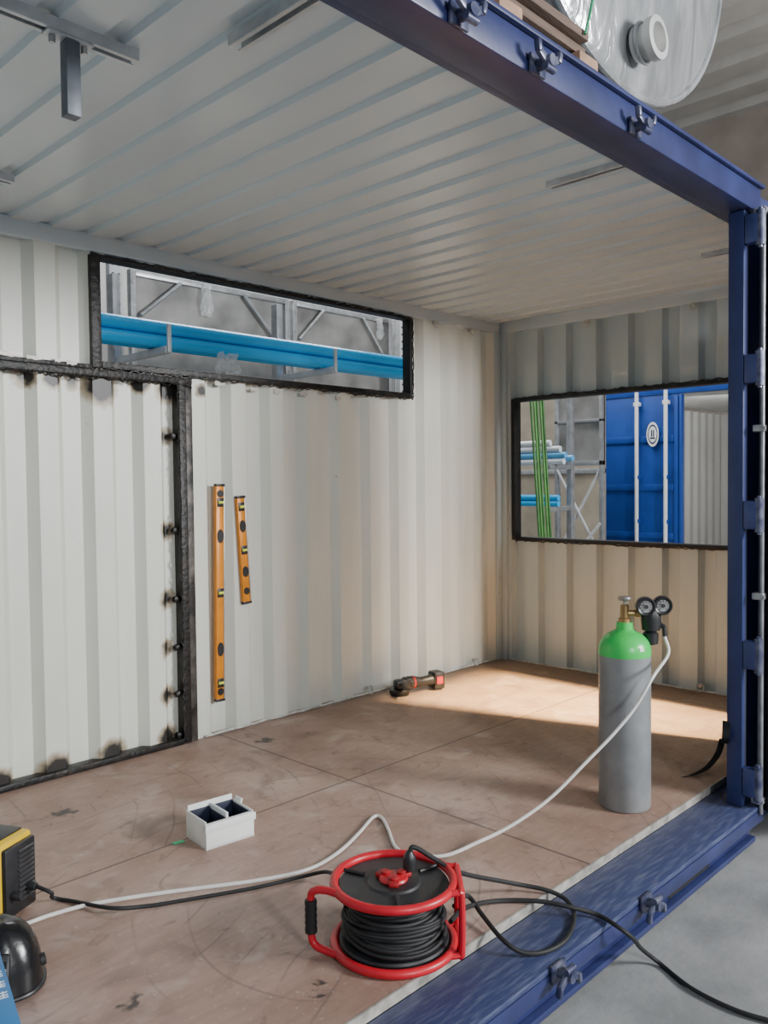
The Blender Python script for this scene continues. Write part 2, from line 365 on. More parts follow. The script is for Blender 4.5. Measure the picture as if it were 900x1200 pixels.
mb = MB(); ragged(mb, 0, -4.4, -2.85, 1.957, -1, 110, .018); mb.build('weld_bead', blk, li, True)
MB().bx(-5.9, -2.94, -.03, .04, 0.001, .032, .004).build('threshold', blk, t, True)
for py in (511, 622, 703, 760, 815, 864):
    p = B(203, py); MB().box((-2.950, .014, p.z), (.04, .03, .034), (0, R(random.uniform(-25, 25)), 0), .012).build('weld_tab', blk, t, True)
for px, py in ((135, 890), (68, 910), (4, 926)):
    p = B(px, py); MB().box((p.x, .004, p.z), (.075, .03, .04), (0, R(random.uniform(-10, 10)), 0), .014).build('weld_tab', blk, t, True)
pale = mat('bare_scraped_metal', (.6, .57, .52), .5, .1, .35, 25)
def patch(px, py, y, w, h, par, name='scraped_patch'):
    p = B(px, py, y); k = random.uniform(.75, 1.2)
    MB().prism([(-w/2, -h/2), (-w*.2, -h*.35*k), (w*.1, -h*.6), (w*.3, -h*.4), (w/2, -h*.3), (w*.45, h/2), (w*.15, h*.38), (-w*.1, h*.45*k), (-w/2, h*.5)], .002, M.Translation(p) @ M.Rotation(R(90), 4, 'X')).build(name, pale, par, True)
for px, py, w, h in ((10, 414, .13, .026), (40, 419, .07, .02), (84, 425, .05, .022), (68, 422, .03, .018)): patch(px, py, -.0225, w, h, t)
for px, py, w, h in ((258, 449, .07, .03), (298, 456, .055, .022), (324, 459, .045, .032), (356, 462, .065, .026), (397, 466, .045, .032)): patch(px, py, -.003, w, h, t)

# ceiling channels
def channel(mb, a, b, w=.045, h=.03):
    a, b = V(a), V(b); d = (b-a); L = d.length; ang = math.atan2(d.y, d.x); c = (a+b)/2
    rt = M.Rotation(ang, 3, 'Z')
    mb.box(c+V((0, 0, -.002)), (L, w, .004), rt)
    for q in (-1, 1):
        o = rt @ V((0, q*w/2, 0)); mb.box(c+o+V((0, 0, -h/2)), (L, .004, h), rt)
        o2 = rt @ V((0, q*(w/2-.006), 0)); mb.box(c+o2+V((0, 0, -h)), (L, .014, .003), rt)
    return mb
zc = H-.0005
a = F(158, 62, H); q0 = V((a.x-1.0, a.y, zc)); q1 = V((a.x, a.y, zc))
t = thing('ceiling_channel', 'steel channel on the ceiling carrying the hanging square stub', 'channel', q1)
channel(MB(), q0, q1).build('channel', chan, t, True)
p = on(1, a.y, 84, 138)
t2 = thing('hanging_stub', 'short square steel stub hanging from the ceiling channel', 'hanger', (p.x, a.y, p.z))
MB().bx(p.x-.02, p.x+.02, a.y-.02, a.y+.02, p.z, H-.041, .003).build('square_tube', mat('grey_primer', (.11, .125, .15), .5, .2, .2, 20), t2, True)
MB().bx(p.x-.07, p.x+.06, a.y-.02, a.y+.02, H-.04, H-.032, .002).build('flange', chan, t2, True)
for q in (-.05, .04): MB().cyl((p.x+q, a.y, H-.06), (p.x+q, a.y, H-.041), .009, seg=6).build('bolt', steel, t2, True)
for n_, (p0, p1, lab) in enumerate(((F(275, 44, H), F(345, 0, H), 'steel channel on the ceiling nearest the header, left of the lugs'), (F(646, 216, H), F(722, 190, H), 'steel channel on the ceiling with scuffed paint near middle header lug'),
                       (F(826, 299, H), F(860, 289, H), 'small far steel channel on the ceiling beside the blue door'))):
    X = (p0.x+p1.x)/2; t = thing('ceiling_channel', lab, 'channel', (X, p0.y, zc), group='short ceiling channels')
    channel(MB(), (X, p0.y, zc), (X, -2.36, zc), .045, .02 if n_ else .03).build('channel', chan, t, True)
p = F(14, 206, H); t = thing('ceiling_channel', 'end of a steel channel on the ceiling above the back wall, far left', 'channel', (p.x, p.y, zc))
channel(MB(), (p.x-1, p.y, zc), (p.x, p.y, zc)).build('channel', chan, t, True)

# lashing rings
ringm = mat('cream_painted_ring', (.5, .49, .44), .45, 0, .2, 20)
def ring(loc, nrm, lab, grp):
    t = thing('lashing_ring', lab, 'ring', loc, math.atan2(nrm[1], nrm[0])+PI/2, grp)   # local -y = normal
    MB().box((0, .006, .012), (.022, .04, .018), None, .004).build('bracket', ringm, t)
    MB().torus((0, -.014, .002), .026, .0045, (R(78), 0, 0), 24, 8).build('loop', ringm, t)
G1 = 'lashing rings at the foot of the walls'; G2 = 'lashing rings under the ceiling'
for px, py, lab in ((432, 806, 'small cream lashing ring at the wall foot left of the grinder'), (556, 772, 'small cream lashing ring at the wall foot right of the grinder')):
    p = B(px, py, -.005); ring((p.x, -.012, .03), (0, -1), lab, G1)
p = E(822, 812); ring((-.012, p.y, .03), (-1, 0), 'small cream lashing ring at the end wall foot right of the gas cylinder', G1)
for px, py, lab in ((690, 370, 'small cream lashing ring high on the end wall, left one'), (815, 346, 'small cream lashing ring high on the end wall, right one')):
    p = E(px, py); ring((-.014, p.y, 2.545), (-1, 0), lab, G2)
for px, py, lab in ((508, 392, 'small cream lashing ring high on the back wall beside the window'), (550, 402, 'small cream lashing ring high on the back wall near the corner')):
    p = B(px, py); ring((p.x, -.014, 2.545), (0, -1), lab, G2)

# ------------------------------------------------------------------ spirit levels
orange = mat('orange_aluminium', (.72, .25, .012), .35, .1, .12, 12)
vialm = mat('vial_liquid', (.75, .85, .1), .1, 0, .1, 12)
silver = mat('silver_rail', (.5, .5, .48), .35, .5, .1, 10)
def level(pt, pb, lab, holes, vials):
    L = (pt-pb).length; c = pb
    t = thing('spirit_level', lab, 'spirit level', (c.x, -.003, c.z), 0, None)
    tl = math.atan2(pt.x-pb.x, pt.z-pb.z); t.matrix_basis = M.Translation((c.x, -.003, c.z)) @ M.Rotation(tl, 4, 'Y')
    w = .058
    MB().bx(-w/2+.0075, w/2-.0075, -.022, -.002, .012, L-.012, .001).build('web', orange, t)
    MB().bx(-w/2, -w/2+.007, -.026, 0, .0145, L-.0145, .001).build('rail', orange, t)
    MB().bx(w/2-.007, w/2, -.026, 0, .0145, L-.0145, .001).build('rail', silver, t)
    for z in (0, L-.014): MB().bx(-w/2-.001, w/2+.001, -.0275, .0, z, z+.014, .003).build('end_cap', plastic_b, t)
    for z, h in holes:
        m = MB(); m.lathe([(.0205, 0), (.0205, .003)], (0, -.0225, z), (R(90), 0, 0), 28, h); m.build('hand_hole' if h > 1.2 else 'vial_hole', plastic_b, t)
    for z in vials:
        m = MB().box((0, -.0235, z), (.04, .004, .05), None, .001).build('vial_block', plastic_b, t)
        MB().cyl((-.016, -.027, z), (.016, -.027, z), .008, seg=12).build('vial', vialm, m)
pt, pb = B(255, 567), B(255.5, 821); L = (pt-pb).length
level(pt, pb, 'long orange spirit level standing upright against the cream wall', [(L*.955, 1), (L*.76, 1.9), (L*.24, 1.9), (L*.045, 1)], [L*.5, L*.915, L*.085])
pt, pb = B(279, 581), B(287, 707); L = (pt-pb).length
level(pt, pb, 'short orange spirit level hanging slightly tilted on the cream wall', [(L*.12, 1), (L*.72, 1.7), (L*.3, 1.5)], [L*.5, L*.9])

# ------------------------------------------------------------------ gas cylinder
gp = F(732, 943); GR = .110
gm = M.Translation((gp.x, gp.y, 0)) @ M.Rotation(FACE, 4, 'Z')
t = thing('gas_cylinder', 'grey gas cylinder with bright green shoulder standing on the floor', 'gas cylinder', (gp.x, gp.y, 0), FACE)
greyp = mat('grey_cylinder_paint', (.22, .23, .235), .38, .1, .15, 9, .05)
MB().lathe([(GR-.014, 0), (GR-.004, .003), (GR, .014), (GR, .665)], seg=56).build('body', greyp, t)
sh = MB().lathe([(GR+.0006, .66), (GR+.0006, .68), (GR-.002, .698), (GR-.008, .715), (GR-.020, .733), (GR-.038, .749), (GR-.055, .758), (.044, .763), (.037, .77), (.034, .80)], seg=56).build('shoulder', mat('green_paint', (.035, .52, .09), .3, 0, .1, 9), t)
m = MB()
pr = [(.1095, .69), (.1075, .706)]
for (ra, za), (rb, zb_) in zip(pr[:-1], pr[1:]):
    for a in (-72, -66):
        q = lambda rr, zz, aa: ((rr+.0015)*math.cos(R(aa)), (rr+.0015)*math.sin(R(aa)), zz)
        m.quad(q(ra, za, a), q(ra, za, a+6), q(rb, zb_, a+6), q(rb, zb_, a))
m.build('sticker', mat('sticker_white', (.6, .75, .6), .5, 0, .3, 60), sh)
DZ = -.03
v = MB().lathe([(.026, .828+DZ), (.026, .845+DZ), (.018, .85+DZ), (.018, .90+DZ), (.014, .905+DZ)], seg=20).sweep([(0, 0, .868+DZ), (.045, 0, .868+DZ)], .013, 14).build('valve', brass, t)
MB().lathe([(.008, .90+DZ), (.008, .922+DZ), (.026, .924+DZ), (.03, .932+DZ), (.026, .940+DZ), (.006, .942+DZ)], seg=18).build('handwheel', mat('handwheel', (.3, .29, .27), .35, .7, .2, 20), v)
RX = .114; RZ = .84+DZ
t = thing('gas_regulator', 'black gas regulator with two round gauges on the cylinder valve', 'regulator', gm @ V((RX, 0, RZ)), FACE)
MB().cyl((.0455-RX, 0, .028), (.066-RX, 0, .028), .021, seg=6).cyl((.066-RX, 0, .028), (-.02, 0, .028), .011, seg=14).build('inlet_nut', brass, t)
MB().lathe([(.022, -.05), (.038, -.045), (.043, .0), (.043, .04), (.037, .05), (.0, .055)], seg=28).build('body', plastic_b, t)
MB().lathe([(.020, -.11), (.030, -.105), (.033, -.06), (.022, -.05)], seg=14).build('adjusting_knob', plastic_b, t)
MB().cyl((.03, -.01, -.02), (.05, -.02, -.03), .01, seg=12).cyl((.05, -.02, -.025), (.052, -.022, -.07), .009, seg=12).build('outlet', plastic_b, t)
dialm = mat('dial_face', (.24, .24, .235), .3, 0, .05, 10)
for sx, sz in ((-.032, .060), (.040, .064)):
    g = MB().lathe([(.0, -.03), (.036, -.028), (.041, -.02), (.041, .008), (.036, .015), (.026, .008)], (sx, -.03, sz), (R(90), 0, R(-4)), 32).build('gauge', plastic_b, t)
    MB().lathe([(.0255, .0085), (.0255, .0095)], (sx, -.03, sz), (R(90), 0, R(-4)), 32).build('dial', dialm, g)
    mb = MB()
    for k in range(9):
        an = R(225-k*33.75); mb.box((sx+.02*math.cos(an), -.0405, sz+.02*math.sin(an)), (.0028, .001, .009), (0, -an+PI/2, 0))
    mb.box((sx-.005, -.0408, sz+.003), (.003, .001, .021), (0, R(-50), 0)); mb.lathe([(.009, 0), (.009, .002)], (sx, -.04, sz), (R(90), 0, 0), 16); mb.build('dial_marks', plastic_b, g)
st = gm @ V((RX+.052, -.022, RZ-.075))
q = F(20, 1074)
wmx = M.Translation((q.x, q.y, 0)) @ M.Rotation(R(28), 4, 'Z')
hp = [st+V((0, 0, .003)), gm @ V((RX+.058, -.05, RZ-.14))]
A_ = gm @ V((.17, -.15, 0)); P1 = F(520, 1003, .009)
pl = P1-A_; nn = V((pl.y, -pl.x, 0))
for (px, py) in ((766, 792), (745, 828), (719, 860), (688, 892), (645, 935), (600, 967), (560, 987)):
    d = f + r*((px-450)/FP) - u*((py-600)/FP)
    q = CAM+d*((A_-CAM).dot(nn)/d.dot(nn)); q.z = max(q.z, .012); hp.append(q)
hp += [P1] + [F(px, py, .009) for px, py in ((480, 1001), (463, 992), (455, 972), (447, 958), (437, 958), (420, 977), (395, 1000), (360, 1019), (300, 1032), (200, 1045), (110, 1059), (60, 1072), (25, 1084), (-20, 1094), (-80, 1102))]
o = MB().sweep(hp, .0068, 10, smooth=8).build('gas_hose', hose_m); tag(o, 'pale grey gas hose looping from the regulator across the floor', 'hose')

# ------------------------------------------------------------------ cable reel
rp = F(462, 1106)
t = thing('cable_reel', 'red tubular cable reel with black cable lying on its side', 'cable reel', (rp.x, rp.y, 0), FACE)
rm = M.Translation((rp.x, rp.y, 0)) @ M.Rotation(FACE, 4, 'Z')
RR = .183; HT = .198
MB().torus((0, 0, .0135), RR, .0135, n=14).build('rim', red, t)
MB().torus((0, 0, HT), RR, .0135, n=14).build('rim', red, t)
disc = mat('black_disc', (.022, .022, .024), .45, 0, .4, 12)
MB().lathe([(.0, HT-.022), (.12, HT-.022), (.165, HT-.016), (.17, HT-.01), (.166, HT-.004), (.13, HT-.006), (.085, HT-.004), (.08, HT+.002), (.0, HT+.003)], seg=56).build('flange', disc, t)
MB().lathe([(.0, .02), (.165, .02), (.168, .026), (.165, .033), (.0, .034)], seg=56).build('flange', disc, t)
MB().lathe([(.085, .034), (.085, HT-.022)], seg=40).build('drum', plastic_b, t)
mb = MB(); rnd = random.Random(11)
for k in range(26):
    z0 = .044+.0044*k; rr = .150-.03*max(0, (z0-.06)/.1)**1.3+rnd.uniform(-.014, .008); ph, tlt, ph2 = rnd.uniform(0, 6.28), rnd.uniform(.001, .02), rnd.uniform(0, 6.28)
    tlt = min(tlt, z0-.041)
    mb.sweep([V(((rr+.007*math.sin(2*a_+ph2))*math.cos(a_), (rr+.007*math.sin(2*a_+ph2))*math.sin(a_), min(z0+tlt*math.sin(a_+ph), .168))) for a_ in [2*PI*i/44 for i in range(44)]], .0065, 8, True)
mb.build('wound_cable', cable_m, t)
sk = MB().lathe([(.0, HT+.002), (.042, HT+.002), (.045, HT+.007), (.042, HT+.013), (.036, HT+.015), (.0, HT+.016)], seg=40).build('socket_plate', red, t)
dred = mat('dark_red_lid', (.33, .01, .015), .4, 0, .1, 20)
for a in (30, 150, 270):
    q = V((.028*math.cos(R(a)), .028*math.sin(R(a)), HT+.019)); MB().box((q.x*1.5, q.y*1.5, HT+.010), (.032, .032, .016), (0, 0, R(a)), .006).lathe([(.014, -.004), (.015, .003), (.012, .006), (0, .007)], q, None, 24).build('socket_lid', dred, sk)
for a in (20, 140, 260):
    an = R(a+15); ca, sa = math.cos(an), math.sin(an)
    MB().sweep([(RR*ca, RR*sa, HT), (.16*ca, .16*sa, HT), (.1*ca, .1*sa, HT)], .006, 8).build('spoke', disc, t)
hd = MB().sweep([(-.155, -.09, HT), (-.2, -.06, HT), (-.236, -.045, HT-.007), (-.25, -.04, HT-.03), (-.25, -.04, .06), (-.238, -.045, .025), (-.2, -.06, .0135), (-.16, -.085, .0135)], .0115, 12, smooth=5).build('carrying_handle', red, t)
mb = MB(); mb.lathe([(.012, .06), (.018, .062), (.019, .072), (.017, .082), (.019, .092), (.017, .102), (.019, .112), (.017, .122), (.019, .132), (.017, .142), (.019, .152), (.018, .16), (.012, .162)], (-.25, -.04, 0), None, 18); mb.build('grip', rubber, hd)
for y in (-.09, .09):
    MB().sweep([(.155, y, HT), (.19, y*.95, HT), (.2, y*.95, HT-.012), (.2, y*.95, .024), (.19, y*.95, .0115), (.155, y, .0115)], .0105, 10, smooth=4).build('foot_bar', red, t)
for z in (.0115, HT): MB().sweep([(.2, -.086, z), (.2, .086, z)], .010, 10).build('foot_crossbar', red, t)
q = rm @ V((.05, .028, HT+.022))
t = thing('power_plug', 'black power plug pushed into the red cable reel socket', 'plug', (q.x, q.y, q.z), FACE)
MB().lathe([(.02, .0), (.021, .03), (.017, .042), (.01, .055)], seg=20).build('plug_body', plastic_b, t)
top = q + V((0, 0, .05))
ZL = ZS+.009
lp = [top, top+V((.012, -.01, .016)), F(512, 1008, .24), F(540, 1023, .15), F(600, 1035, .04), F(640, 1043, .014), F(664, 1055, -.005), F(673, 1075, ZL), F(664, 1100, ZL), F(640, 1115, ZL), F(612, 1116, ZL+.006), F(588, 1100, .012), F(565, 1072, .03), F(548, 1050, .06), F(532, 1062, .07)]
o = MB().sweep(lp, .0075, 10, smooth=8).build('power_cable', cable_m); tag(o, 'black power cable looped from the reel plug over the blue sill', 'cable')
mp_ = [F(528, 1080, .09), F(545, 1064, .06), F(580, 1056, .014), F(630, 1056, .012), F(668, 1063, .004), F(700, 1072, ZL+.002), F(724, 1086, ZL), F(742, 1100, -.06), F(752, 1112, -.16), F(772, 1128, ZG+.012), F(810, 1158, ZG+.01), F(860, 1183, ZG+.01), F(905, 1197, ZG+.01), F(960, 1210, ZG+.01)]
o = MB().sweep(mp_, .0075, 10, smooth=8).build('supply_cable', cable_m); tag(o, 'black supply cable running from the reel out onto the concrete', 'cable')
wp = [wmx @ V((.035, -.0535, .09)), wmx @ V((.045, -.10, .07)), F(62, 1052, .015), F(85, 1056, .008), F(130, 1064, .022), F(170, 1062, .008), F(210, 1056, .008), F(300, 1040, .008), F(355, 1027, .012), F(385, 1022, .05), F(400, 1036, .11), rm @ V((-.148, .0, .12))]
o = MB().sweep(wp, .0065, 10, smooth=8).build('welder_cable', cable_m); tag(o, 'thin black cable on the floor from the yellow welder to the reel', 'cable')

# ------------------------------------------------------------------ white compartment box
p0, p1 = F(242, 997), F(298, 979)
ax = (p1-p0); ax.z = 0; W = ax.length; rz = math.atan2(ax.y, ax.x); D = .17; hh = .108
t = thing('storage_box', 'white plastic box with open compartments standing on the floor', 'box', p0, rz)
mb = MB(); th = .006
mb.bx(0, W, 0, D, 0, .006); mb.bx(0, W, 0, th, .0, hh*.9, .002); mb.bx(0, th, th, D, .0, hh, .002); mb.bx(W-th, W, th, D, .0, hh*.96, .002); mb.bx(th, W-th, D-th, D, .0, hh+.018, .002)
mb.bx(-.006, W+.006, -.007, -.0005, hh*.9-.03, hh*.9, .003)
mb.build('body', whitep, t)
palep = mat('pale_plastic', (.72, .74, .76), .4, 0, .05, 9)
MB().bx(W*.5-.005, W*.5+.005, th+.02, D-th, .007, hh+.006, .001).build('divider', palep, t)
insm = mat('dark_blue_insert', (.018, .023, .045), .4, 0, .25, 20)
for k, (a, b) in enumerate(((th+.001, W*.5-.006), (W*.5+.006, W-th-.001))):
    MB().bx(a, b, th+.019, D-th-.002, .007, .03, .002).bx(a, b, D-th-.006, D-th-.001, .031, hh-.004, .001).bx(b-.004, b, th+.02, D-th-.007, .031, hh-.012, .001).bx(a, a+.004, th+.02, D-th-.007, .031, hh-.012, .001).build('insert', insm, t)
MB().bx(th, W-th, th+.001, th+.018, .007, hh*.88, .003).build('front_ledge', whitep, t)
MB().box((W+.004, D*.8, hh*.85), (.008, .05, .05), (0, R(15), 0), .002).build('clip', whitep, t)
p = F(209, 987, .002); t = MB().box(p, (.045, .02, .004), (0, 0, R(-10)), .001).build('paper_scrap', mat('green_scrap', (.05, .45, .2), .5, 0, .1, 20)); tag(t, 'tiny green scrap lying on the floor beside the white box', 'scrap')

# ------------------------------------------------------------------ angle grinder
q = F(487, 811)
t = thing('angle_grinder', 'black and red cordless angle grinder lying near the back wall', 'angle grinder', (q.x, q.y, 0), FACE+R(22))
MB().lathe([(.0, .012), (.066, .012), (.070, .018), (.070, .034), (.063, .041), (.02, .043)], (-.125, -.02, .0), None, 36).build('guard', mat('guard_steel', (.03, .03, .03), .35, .5, .2, 20), t)
MB().lathe([(.0, .0), (.062, .0), (.062, .008), (.0, .009)], (-.125, -.02, 0), None, 36).build('cutting_disc', rubber, t)
MB().box((-.115, -.02, .070), (.09, .075, .064), (0, 0, 0), .016).box((-.065, -.012, .072), (.06, .078, .074), (0, 0, R(8)), .014).build('gear_head', plastic_b, t)
MB().sweep([(-.06, -.012, .072), (-.02, -.006, .072), (.03, .0, .066), (.09, .01, .068), (.135, .016, .068)], [.044, .042, .033, .034, .044], 16).build('handle_body', plastic_b, t)
MB().sweep([(-.035, -.009, .072), (-.02, -.006, .072)], [.0435, .0425], 16).build('red_collar', red, t)
MB().box((.165, .02, .066), (.085, .095, .118), (0, 0, R(8)), .014).build('battery', plastic_b, t)
MB().box((.168, -.030, .07), (.05, .006, .05), (0, 0, R(8)), .002).build('battery_label', red, t)
MB().lathe([(.012, 0), (.019, .02), (.017, .07), (.022, .11), (.0, .115)], (-.112, -.055, .07), (R(80), 0, R(-20)), 16).build('side_handle', rubber, t)

# ------------------------------------------------------------------ welder, helmet, blue carton
t = thing('welding_machine', 'yellow and black welding machine at the left edge', 'welder', wmx.translation, R(28))
yel = mat('yellow_paint', (.74, .48, .008), .35, 0, .08, 9)
WX, WD, WH = .16, .34, .262
MB().bx(-WX/2, WX/2, .0, WD, .015, WH, .012).build('casing', yel, t)
fr = MB().bx(-WX/2+.016, WX/2-.004, -.016, .03, .018, WH-.018, .006).build('front_panel', plastic_b, t)
lou = mat('louver_dark', (.05, .05, .053), .35, 0, .2, 20)
for k in range(11): MB().box((.03, -.018, .06+k*.016), (.075, .008, .005), (R(25), 0, 0), .001).build('louver', lou, fr)
for sx, z in ((-.035, .09), (.035, .09)): MB().lathe([(.014, 0), (.014, .028), (.010, .034), (.0, .036)], (sx, -.016, z), (R(90), 0, 0), 20).build('cable_socket', plastic_b, fr)
for k in range(9): MB().box((-WX/2-.001, .15, .06+k*.02), (.004, .16, .007), None, .001).build('side_slot', lou, t)
MB().bx(-WX/2+.01, WX/2-.01, .03, WD-.02, WH-.002, WH+.006, .004).build('top_cover', plastic_b, t)
for sx in (-.055, .055):
    for y in (.03, .30): MB().cyl((sx, y, 0), (sx, y, .016), .014, seg=12).build('foot', rubber, t)

q = F(10, 1158)
t = thing('welding_helmet', 'black welding helmet lying on the floor beside blue carton', 'helmet', (q.x, q.y+.03, 0), R(-20))
HS = .86
mb = MB(); N1, N2 = 14, 32; rings = []
for i in range(N1+1):
    th_ = PI/2*i/N1; sr, cz = math.sin(th_), math.cos(th_); rg = []
    for k in range(N2):
        a = 2*PI*k/N2
        # squarer plan, with a ridge along the crown
        ca, sa = math.cos(a), math.sin(a); ex = .8
        X = .122*HS*(sr**.85)*math.copysign(abs(ca)**ex, ca); Y = .13*HS*(sr**.85)*math.copysign(abs(sa)**ex, sa); z = .004+.18*cz
        z += .012*math.exp(-(X/.02)**2)*sr*(1-sr)*4
        if Y < 0: Y *= 1-.18*cz
        rg.append(mb.b.verts.new((X, Y, z)))
    rings.append(rg)
for A, D_ in zip(rings, rings[1:]):
    for k in range(N2): mb.b.faces.new((A[k], A[(k+1) % N2], D_[(k+1) % N2], D_[k]))
mb.build('shell', mat('gloss_black', (.009, .009, .010), .22, 0, .3, 9, .1), t)
MB().sweep([(.122*HS*math.copysign(abs(math.cos(a))**.8, math.cos(a)), .13*HS*math.copysign(abs(math.sin(a))**.8, math.sin(a)), .008) for a in [2*PI*i/48+.01 for i in range(48)]], .007, 8, True).build('rim', plastic_b, t)
MB().box((-.03, -.100, .095), (.09, .02, .08), (R(-25), 0, R(-12)), .006).build('visor_frame', plastic_b, t)
MB().box((-.032, -.112, .095), (.075, .006, .055), (R(-25), 0, R(-12)), .002).build('visor_lens', mat('dark_lens', (.01, .014, .013), .1, 0, .1, 9), t)
MB().lathe([(.018, 0), (.016, .014), (0, .016)], (.095, -.02, .055), (0, R(80), 0), 18).build('adjuster_knob', rubber, t)

zbx = .2; a = F(0, 1106, zbx); b = F(28, 1200, zbx); d = (b-a); d.z = 0; rz = math.atan2(d.y, d.x)+PI/2
t = thing('carton', 'blue printed cardboard carton at the bottom left corner', 'carton', (a.x-.01, a.y-.01, 0), rz)
bc = mat('blue_print', (.02, .17, .42), .45, 0, .12, 6); Lc = d.length+.1
MB().bx(-.3, 0, -Lc, 0, 0, zbx-.004, .004).build('box_body', bc, t)
for xa, xb in ((-.302, -.152), (-.148, .002)): MB().bx(xa, xb, -Lc-.002, .002, zbx-.0035, zbx, .001).build('lid_flap', bc, t)
mk = mat('white_print', (.75, .8, .85), .5, 0, .05, 9); mb = MB()
for k, yy in enumerate((-.14, -.19, -.24)):
    for j in range(2):
        xx = -.016-.03*j
        mb.bx(xx-.011, xx+.009, yy, yy+.004, zbx, zbx+.0006); mb.bx(xx-.011, xx+.009, yy+.012, yy+.016, zbx, zbx+.0006); mb.bx(xx-.003, xx+.001, yy-.006, yy+.02, zbx+.0001, zbx+.0007); mb.bx(xx-.011, xx+.009, yy-.01, yy-.006, zbx, zbx+.0006)
mb.build('printed_lettering', mk, t)

# rubber strip hanging at the door
pts = [V((LX-.003, -2.475, .34)), V((LX-.003, -2.47, .24)), F(847, 866, .12), F(841, 884, .06), F(828, 900, .022), F(812, 908, .010), F(799, 911, .006)]
mb = MB(); cs = catmull(pts, 8)
prev = None
for i, p in enumerate(cs):
    s = V((-.35, 1, 0)).normalized(); w = .015 - .008*max(0, (i/len(cs)-.7)/.3)
    rg = [mb.b.verts.new(p+s*w), mb.b.verts.new(p-s*w)]
    if prev: mb.b.faces.new((prev[0], prev[1], rg[1], rg[0]))
    prev = rg
bmesh.ops.solidify(mb.b, geom=mb.b.faces[:], thickness=.006)
o = mb.build('rubber_strip', rubber); tag(o, 'black rubber seal strip hanging loose beside the blue door', 'rubber strip')

# ------------------------------------------------------------------ hall around
conc = mat('concrete_floor', (.22, .225, .225), .75, 0, .2, 3, .15, 40, col2=(.32, .325, .32))
struct(MB().bx(-14, 14, -12, 9, ZG-.05, ZG).build('ground', conc, smooth=False), 'pale grey concrete hall floor outside the container', 'floor')
hw = mat('hall_concrete', (.28, .24, .21), .8, 0, .2, 1.2, .2, 20)
struct(MB().bx(11, 11.2, -12, 9, ZG, 8.6).build('wall_hall_right', hw, smooth=False), 'brownish concrete wall of the hall beyond', 'wall')
struct(MB().bx(-9, 11, 4.6, 4.8, ZG, 7).build('wall_hall_back', mat('hall_panel', (.38, .38, .37), .6, 0, .1, 2), smooth=False), 'grey panel wall of the hall behind the racks', 'wall')
mb = MB(); mb.corr(lambda s, t_, d: V((s, t_, 8.4+d)), 0, 11, -6, 4.6, per=.9, dep=.22, flats=(.5, .1, .2, .1))
struct(mb.build('ceiling_hall', mat('hall_roof', (.36, .345, .325), .7, 0, .1, 2), smooth=False), 'grey ribbed hall roof high above the container', 'ceiling')

# tank on pallet on the roof
wood = mat('old_wood', (.12, .08, .06), .8, 0, .35, 5, .3, 30, (1, 8, 8)); wood2 = mat('end_grain_wood', (.36, .22, .15), .8, 0, .3, 14, .3)
px1 = -2.78
t = thing('pallet', 'rough wooden pallet lying on the container roof under the tank', 'pallet', (-3.1, -2.4, 2.672), 0)
for k, y in enumerate((-2.43, -2.0, -1.55)): MB().bx(-3.9, px1-.05 if k == 0 else -1.2, y, y+.1, 2.851, 2.882, .004).build('bottom_board', wood, t, True)
for x in (-3.85, -3.35, px1-.12):
    MB().bx(x, x+.12, -2.45, -2.34, 2.69, 2.85, .006).build('block', wood2, t, True)
for y in (-2.0, -1.55):
    for x in (-3.85, -2.4, -1.32): MB().bx(x, x+.12, y, y+.1, 2.69, 2.85, .006).build('block', wood2, t, True)
for k in range(4): MB().bx(-3.9, px1-.08 if k == 0 else -1.2, -2.46+.29*k, -2.36+.29*k, 2.883, 2.913, .004).build('deck_board', wood, t, True)
for x in (-2.40, -1.72): MB().box((x, -1.85, 2.97), (.13, .5, .12), (0, R(22 if x < -2.0 else -22), 0), .006).build('chock', wood, t, True)
def tankmat():
    m = bpy.data.materials.new('plastic_wrapped_metal'); m.use_nodes = True
    n = m.node_tree.nodes; l = m.node_tree.links; p = n['Principled BSDF']
    tc = n.new('ShaderNodeTexCoord'); mp = n.new('ShaderNodeMapping'); mp.inputs['Rotation'].default_value = (0, R(40), 0); mp.inputs['Scale'].default_value = (2.6, 1, .7); l.new(tc.outputs['Object'], mp.inputs[0])
    no = n.new('ShaderNodeTexNoise'); no.inputs['Scale'].default_value = 1.7; no.inputs['Detail'].default_value = 4; no.inputs['Distortion'].default_value = 1.8; l.new(mp.outputs[0], no.inputs['Vector'])
    cr = n.new('ShaderNodeValToRGB'); l.new(no.outputs[0], cr.inputs[0]); cr.color_ramp.elements[0].position = .35; cr.color_ramp.elements[1].position = .72
    cr.color_ramp.elements[0].color = (.27, .28, .285, 1); cr.color_ramp.elements[1].color = (.54, .55, .56, 1); l.new(cr.outputs[0], p.inputs['Base Color'])
    bp = n.new('ShaderNodeBump'); bp.inputs['Strength'].default_value = .5; bp.inputs['Distance'].default_value = .035; l.new(no.outputs[0], bp.inputs['Height']); l.new(bp.outputs[0], p.inputs['Normal'])
    p.inputs['Roughness'].default_value = .2; p.inputs['Metallic'].default_value = .35
    return m
tm = tankmat()
TR = .98; TC = V((-2.05, -2.2, 4.04))
t = thing('metal_tank', 'large silver round tank wrapped in plastic on the roof pallet', 'tank', (TC.x, TC.y+.5, TC.z-TR), 0)
mb = MB(); mb.lathe([(.0, .06), (.3, .055), (.6, .035), (TR-.06, .0), (TR-.012, -.03), (TR, -.06), (TR, -1.0), (TR-.05, -1.05), (0, -1.1)], TC, (R(90), 0, 0), 72); mb.build('shell', tm, t, True)
MB().torus(TC+V((0, .02, 0)), TR-.012, .016, (R(90), 0, 0), 72, 8).build('end_seam', tm, t, True)
pn = on(1, -2.33, 773, 43)
nz = V((pn.x, -2.23, pn.z))
